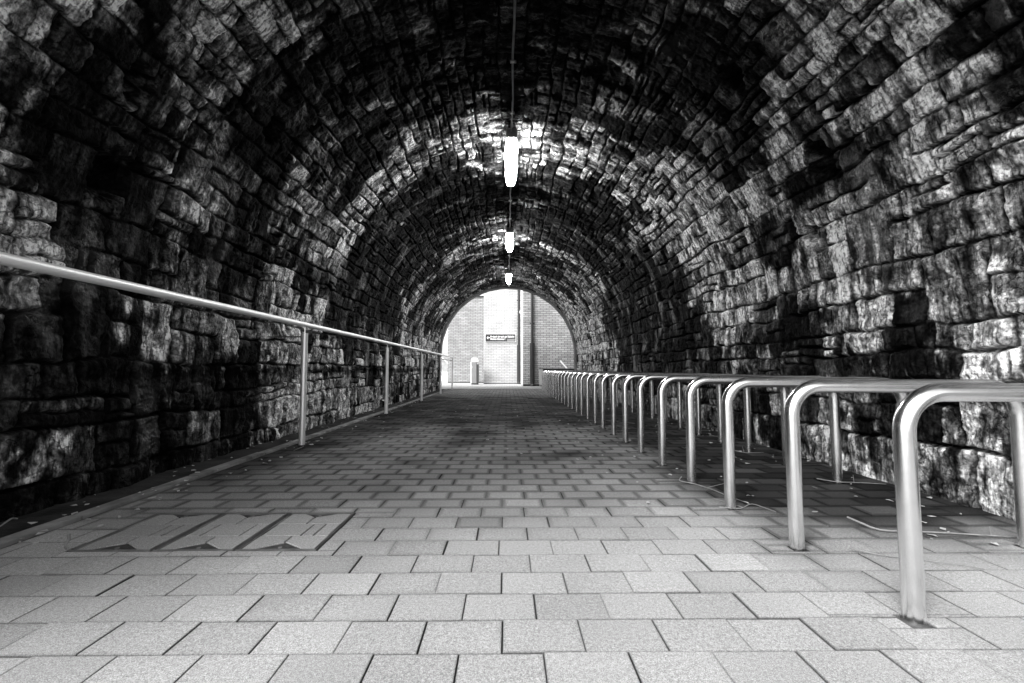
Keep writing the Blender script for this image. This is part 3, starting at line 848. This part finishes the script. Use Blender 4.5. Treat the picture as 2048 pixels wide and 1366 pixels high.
# sign on the centre wall
sgn = empty('direction_sign', (-0.352, 23.95, 2.47), 'dark bilingual station entrance sign with a white arrow on the pale brick wall', 'sign')
bm = bmesh.new(); add_box(bm, -0.812, 0.812, -0.015, 0.04, -0.205, 0.205, 0.006)
bm_obj('sign_board', bm, M_SIGN, sgn)
bm = bmesh.new()
for a in ((-0.832, -0.814, -0.222, 0.222), (0.814, 0.832, -0.222, 0.222), (-0.814, 0.814, 0.207, 0.222), (-0.814, 0.814, -0.222, -0.207)):
    add_box(bm, a[0], a[1], -0.012, 0.04, a[2], a[3])
bm_obj('sign_border', bm, M_WHITE, sgn)
def lettering(name, body, size, x, z):
    cu = bpy.data.curves.new(name, 'FONT'); cu.body = body; cu.size = size; cu.extrude = 0.002; cu.offset = 0.0035
    tmp = bpy.data.objects.new(name, cu); COL.objects.link(tmp)
    dg = bpy.context.evaluated_depsgraph_get()
    me = bpy.data.meshes.new_from_object(tmp.evaluated_get(dg))
    wid = max(v.co.x for v in me.vertices)
    bpy.data.objects.remove(tmp)
    o = link_mesh(name, me, M_WHITE, sgn, False)
    o.rotation_euler = (math.pi / 2, 0, 0)
    o.location = (x, -0.019, z)
    return o, wid
o, w = lettering('sign_lettering', 'Bealach Isteach go St\u00e1isi\u00fan', 0.135, -0.545, 0.03)
o.scale.x = 1.29 / w
o, w = lettering('sign_lettering', 'Station Entrance', 0.135, -0.545, -0.10)
o.scale.x = 0.81 / w
bm = bmesh.new()
arrow = [(-0.745, 0.0), (-0.675, 0.07), (-0.645, 0.07), (-0.695, 0.018), (-0.575, 0.018), (-0.575, -0.018), (-0.695, -0.018), (-0.645, -0.07), (-0.675, -0.07)]
f0 = [bm.verts.new((x, -0.020, z + 0.012)) for x, z in arrow]; f1 = [bm.verts.new((x, -0.016, z + 0.012)) for x, z in arrow]
bm.faces.new(f0); bm.faces.new(f1[::-1])
for i in range(len(arrow)): bm.faces.new((f0[i], f0[(i + 1) % 9], f1[(i + 1) % 9], f1[i]))
bm_obj('sign_arrow', bm, M_WHITE, sgn)
bm = bmesh.new(); add_box(bm, 0.36, 0.78, -0.019, -0.016, -0.19, -0.045)
bm_obj('cover_patch', bm, M_GREYP, sgn)

# litter bin
lb = empty('litter_bin', (-1.68, 23.3, 0), 'tall grey litter bin with rounded pale hood against the brick wall', 'bin', rz=0.0)
bm = bmesh.new(); add_box(bm, -0.145, 0.10, -0.20, 0.2, 0.06, 1.16, 0.015)
bm_obj('front_panel', bm, M_BINB, lb)
bm = bmesh.new(); add_box(bm, -0.215, -0.152, -0.19, 0.19, 0.06, 1.16, 0.01)
bm_obj('side_panel', bm, M_BINP, lb)
bm = bmesh.new(); add_box(bm, 0.107, 0.205, -0.19, 0.19, 0.06, 1.05, 0.01)
bm_obj('side_panel', bm, M_BIND, lb)
bm = bmesh.new()
prof = [(-0.195, 1.165), (-0.19, 1.26), (-0.155, 1.35), (-0.10, 1.39), (0.08, 1.39), (0.15, 1.35), (0.185, 1.24), (0.19, 1.165)]
a_ = [bm.verts.new((x, -0.205, z)) for x, z in prof]; c_ = [bm.verts.new((x, 0.2, z)) for x, z in prof]
bm.faces.new(a_); bm.faces.new(c_[::-1])
for i in range(len(prof)): bm.faces.new((a_[i], a_[(i + 1) % 8], c_[(i + 1) % 8], c_[i]))
bm_obj('hood', bm, M_BINP, lb)
bm = bmesh.new(); add_box(bm, -0.16, 0.19, -0.18, 0.18, -0.006, 0.058)
bm_obj('plinth', bm, M_PIPE, lb)
bm = bmesh.new(); add_box(bm, -0.147, -0.125, -0.215, -0.2, 0.85, 0.95, 0.004)
bm_obj('lock', bm, M_WHITE, lb)

# storage cabinet at the end of the stands
cab = empty('storage_cabinet', (2.35, 19.5, 0), 'low steel cabinet with dark front and pale side at the end of the bike stands', 'cabinet')
bm = bmesh.new(); add_box(bm, -0.84, 0.85, -0.93, 1.2, 0.10, 0.79, 0.01)
bm_obj('body', bm, M_CABD, cab)
bm = bmesh.new(); add_box(bm, -0.862, -0.842, -0.95, 1.22, 0.10, 0.79, 0.003)
bm_obj('side_panel', bm, M_CAB, cab)
bm = bmesh.new(); add_box(bm, -0.87, 0.88, -0.96, 1.23, 0.792, 0.825, 0.006)
bm_obj('lid', bm, M_CABD, cab)
for sx in (-0.82, 0.82):
    for sy in (-0.88, 1.15):
        bm = bmesh.new(); add_box(bm, sx - 0.03, sx + 0.03, sy - 0.03, sy + 0.03, -0.02, 0.098)
        bm_obj('foot', bm, M_CAB, cab)
bm = bmesh.new()
add_box(bm, -0.035, 0.035, -0.012, 0.012, 0, 0.50, 0.003)
bm.transform(Matrix.Translation((2.75, 20.45, 0.83)) @ Matrix.Rotation(math.radians(-38), 4, 'Y') @ Matrix.Rotation(math.radians(-25), 4, 'X'))
tag(bm_obj('plank', bm, M_WOOD), 'short pale plank standing tilted on the dark cabinet against the brick wall', 'plank')

# bits at the left of the building
gw = bpart('garden_wall', -9, -3.6, 33.0, 33.2, -0.02, 1.55, M_BUSH, None)
gw.parent = None; gw.location = (0, 24, 0)
tag(gw, 'mottled grey garden wall beyond the corner of the brick building', 'wall')
bm = bmesh.new()
for k in range(3): add_box(bm, -9, -3.7, 29.0 + 0.3 * k, 31, 0.0 + 0.2 * k, 0.398 + 0.2 * k - (0.0 if k == 0 else 0.2) + (0 if k == 0 else 0.0), 0.01)
tag(bm_obj('low_wall', bm, M_RENDER), 'low stepped white rendered wall at the left corner of the brick building', 'wall')
rl = empty('stair_railing', (-4.1, 28.9, 0), 'thin pale sloping metal railing above the low white wall', 'railing')
bm = bmesh.new(); add_tube(bm, [(-0.6, 0, 2.0), (0.42, 0, 1.05)], 0.025, 8); bm_obj('handrail_bar', bm, M_WHITE, rl, True)
bm = bmesh.new(); add_tube(bm, [(-0.6, 0, 1.72), (0.42, 0, 1.72)], 0.02, 8); bm_obj('top_bar', bm, M_WHITE, rl, True)
bm = bmesh.new(); add_tube(bm, [(0.36, 0, -0.02), (0.36, 0, 1.12)], 0.03, 8); bm_obj('post', bm, M_DARKMET, rl, True)

# ------------------------------------------------------------------ twigs and leaf litter
def twig(pts, rad, label, side=None):
    rad *= 0.62
    bm = bmesh.new()
    n = len(pts)
    z0 = rad + 0.003
    rt_ = random.Random(int(abs(pts[0][0] * 1000)))
    fine = [pts[0]]
    for p, q in zip(pts, pts[1:]):
        for k in (1, 2, 3, 4):
            e = rad * 0.9 if k < 4 else 0
            fine.append(tuple(p[c] + (q[c] - p[c]) * k / 4 + (rt_.uniform(-e, e) if c < 2 else 0) for c in range(3)))
    for _ in range(1):
        fine = [fine[0]] + [tuple((a_[c] + 2 * b_[c] + c_[c]) / 4 for c in range(3)) for a_, b_, c_ in zip(fine, fine[1:], fine[2:])] + [fine[-1]]
    n = len(fine)
    P_ = [(x, y, z0 + dz) for x, y, dz in fine]
    add_tube(bm, P_, [rad * (1.1 - 0.6 * i / (n - 1)) for i in range(n)], 6)
    for s_ in side or []:
        add_tube(bm, [(x, y, z0 + dz) for x, y, dz in s_], [rad * 0.6, rad * 0.5, rad * 0.3][:len(s_)], 5)
    tag(bm_obj('twig', bm, M_TWIG, smooth=True), label, 'twig', 'fallen twigs on the paving')
twig([(1.27, 3.28, .01), (1.22, 3.20, .0), (1.30, 3.10, .004), (1.36, 2.96, 0), (1.38, 2.80, .004), (1.43, 2.66, 0)], 0.006,
     'long forked twig lying across the feet of the third and fourth bike stands', [[(1.34, 3.02, 0), (1.47, 3.05, .02), (1.50, 3.1, .03)]])
twig([(1.22, 2.60, .002), (1.33, 2.57, .0), (1.44, 2.66, .006), (1.50, 2.52, 0)], 0.0045, 'short forked twig beside the foot of the third bike stand',
     [[(1.36, 2.60, 0), (1.30, 2.70, .004), (1.26, 2.76, .006)]])
twig([(1.78, 2.36, .02), (1.83, 2.22, .0), (2.05, 2.18, .006), (2.30, 2.14, 0.004), (2.52, 2.09, .004), (2.62, 2.08, 0)], 0.007,
     'longest pale twig running towards the right wall behind the nearest bike stand', [[(2.3, 2.14, .004), (2.37, 2.21, .02)]])
twig([(2.22, 3.22, .01), (2.32, 3.16, 0), (2.45, 3.12, .006), (2.62, 3.10, .0)], 0.0055, 'crooked twig at the wall foot of the fourth bike stand', [[(2.42, 3.13, 0), (2.50, 3.24, .03)]])
twig([(1.50, 1.98, .012), (1.62, 1.92, 0), (1.78, 1.86, .004), (1.90, 1.80, 0)], 0.004, 'thin twig on the light pavers between the two nearest bike stands')
twig([(2.15, 4.35, .02), (2.25, 4.25, 0), (2.42, 4.22, .01)], 0.006, 'small bent twig near the wall by the seventh bike stand', [[(2.25, 4.25, 0), (2.3, 4.38, .04)]])
twig([(-2.50, 2.35, .03), (-2.47, 2.30, .05), (-2.46, 2.22, .02), (-2.55, 2.10, .0), (-2.58, 2.0, 0)], 0.007, 'dark bent twig in the gutter at the foot of the left wall')
twig([(-1.985, 2.09, .045), (-1.975, 2.08, .02), (-1.965, 2.05, .0), (-1.94, 2.035, .0)], 0.009, 'stub of twig sticking up at the corner of the dirtiest access cover')
twig([(-2.10, 4.68, .0), (-2.06, 4.55, .01), (-2.08, 4.42, .0)], 0.005, 'curled twig on the paving in front of the handrail post')

def litter():
    r = random.Random(21)
    bm = bmesh.new()
    spots = []
    for _ in range(150): spots.append((r.uniform(-2.58, -2.02) , 2.1 + r.random() ** 1.6 * 9))
    for _ in range(70): spots.append((2.62 - abs(r.gauss(0, 0.35)), 2.0 + r.random() ** 1.4 * 8))
    for _ in range(70): spots.append((r.uniform(0.6, 2.3), r.uniform(2.4, 7.5)))
    for _ in range(40): spots.append((r.uniform(-2.0, 1.2), r.uniform(2.8, 9)))
    for x, y in spots:
        s = r.uniform(0.006, 0.018) * (1.3 if r.random() < 0.15 else 1) * (1 + 0.06 * y)
        a = r.uniform(0, 6.28); n = r.choice((4, 5, 6)); zc = 0.006 + (0.012 if x < -2.37 else 0)
        el = r.uniform(0.25, 0.8)
        vs_ = []
        for k in range(n):
            t_ = k * 2 * math.pi / n
            px, py = s * math.cos(t_) * r.uniform(.7, 1.2), s * el * math.sin(t_) * r.uniform(.7, 1.2)
            vs_.append((x + px * math.cos(a) - py * math.sin(a), y + px * math.sin(a) + py * math.cos(a), zc + r.uniform(0, 0.5) * s))
        up = [bm.verts.new(v) for v in vs_]; dn = [bm.verts.new((v[0], v[1], v[2] - 0.0015)) for v in vs_]
        bm.faces.new(up); bm.faces.new(dn[::-1])
        for k in range(n): bm.faces.new((dn[k], dn[(k + 1) % n], up[(k + 1) % n], up[k]))
    o = bm_obj('leaf_litter', bm, M_LEAF)
    tag(o, 'scattered pale leaf fragments and crumbs on the paving along both walls', 'litter', kind='stuff')
litter()

# ------------------------------------------------------------------ light
SUN_EL, SUN_AZ = math.radians(42), math.radians(221)     # azimuth clockwise from +Y: over the camera's left shoulder
w = bpy.data.worlds.new('World'); SC.world = w; w.use_nodes = True
N, L = w.node_tree.nodes, w.node_tree.links
sky = N.new('ShaderNodeTexSky'); sky.sky_type = 'NISHITA'; sky.sun_disc = False
sky.sun_elevation = SUN_EL; sky.sun_rotation = SUN_AZ
sky.dust_density = 3.0
bw = N.new('ShaderNodeRGBToBW'); L.new(sky.outputs[0], bw.inputs[0])
bg = N['Background']; L.new(bw.outputs[0], bg.inputs['Color']); bg.inputs['Strength'].default_value = 0.15
sl = bpy.data.lights.new('sun', 'SUN'); sl.energy = 1.5; sl.angle = math.radians(25)
so = bpy.data.objects.new('sun', sl); COL.objects.link(so)
d = Vector((math.sin(SUN_AZ) * math.cos(SUN_EL), math.cos(SUN_AZ) * math.cos(SUN_EL), math.sin(SUN_EL)))
so.rotation_euler = (-d).to_track_quat('-Z', 'Y').to_euler()

# ------------------------------------------------------------------ camera and render settings
cam = bpy.data.cameras.new('camera'); cam.sensor_width = 36; cam.lens = 890 / 2048 * 36; cam.clip_end = 2000; cam.clip_start = 0.05
co = bpy.data.objects.new('camera', cam); COL.objects.link(co)
co.location = (0, 0, 0.8)
co.rotation_euler = (math.pi / 2 + math.atan(55 / 890), 0, -math.atan(10 / 890))
SC.camera = co
SC.view_settings.view_transform = 'Standard'; SC.view_settings.look = 'None'
SC.view_settings.exposure = 1.7; SC.view_settings.gamma = 1.0
SC.render.engine = 'CYCLES'
SC.cycles.use_denoising = True
SC.cycles.max_bounces = 8; SC.cycles.diffuse_bounces = 5; SC.cycles.glossy_bounces = 4
SC.cycles.sample_clamp_indirect = 6.0
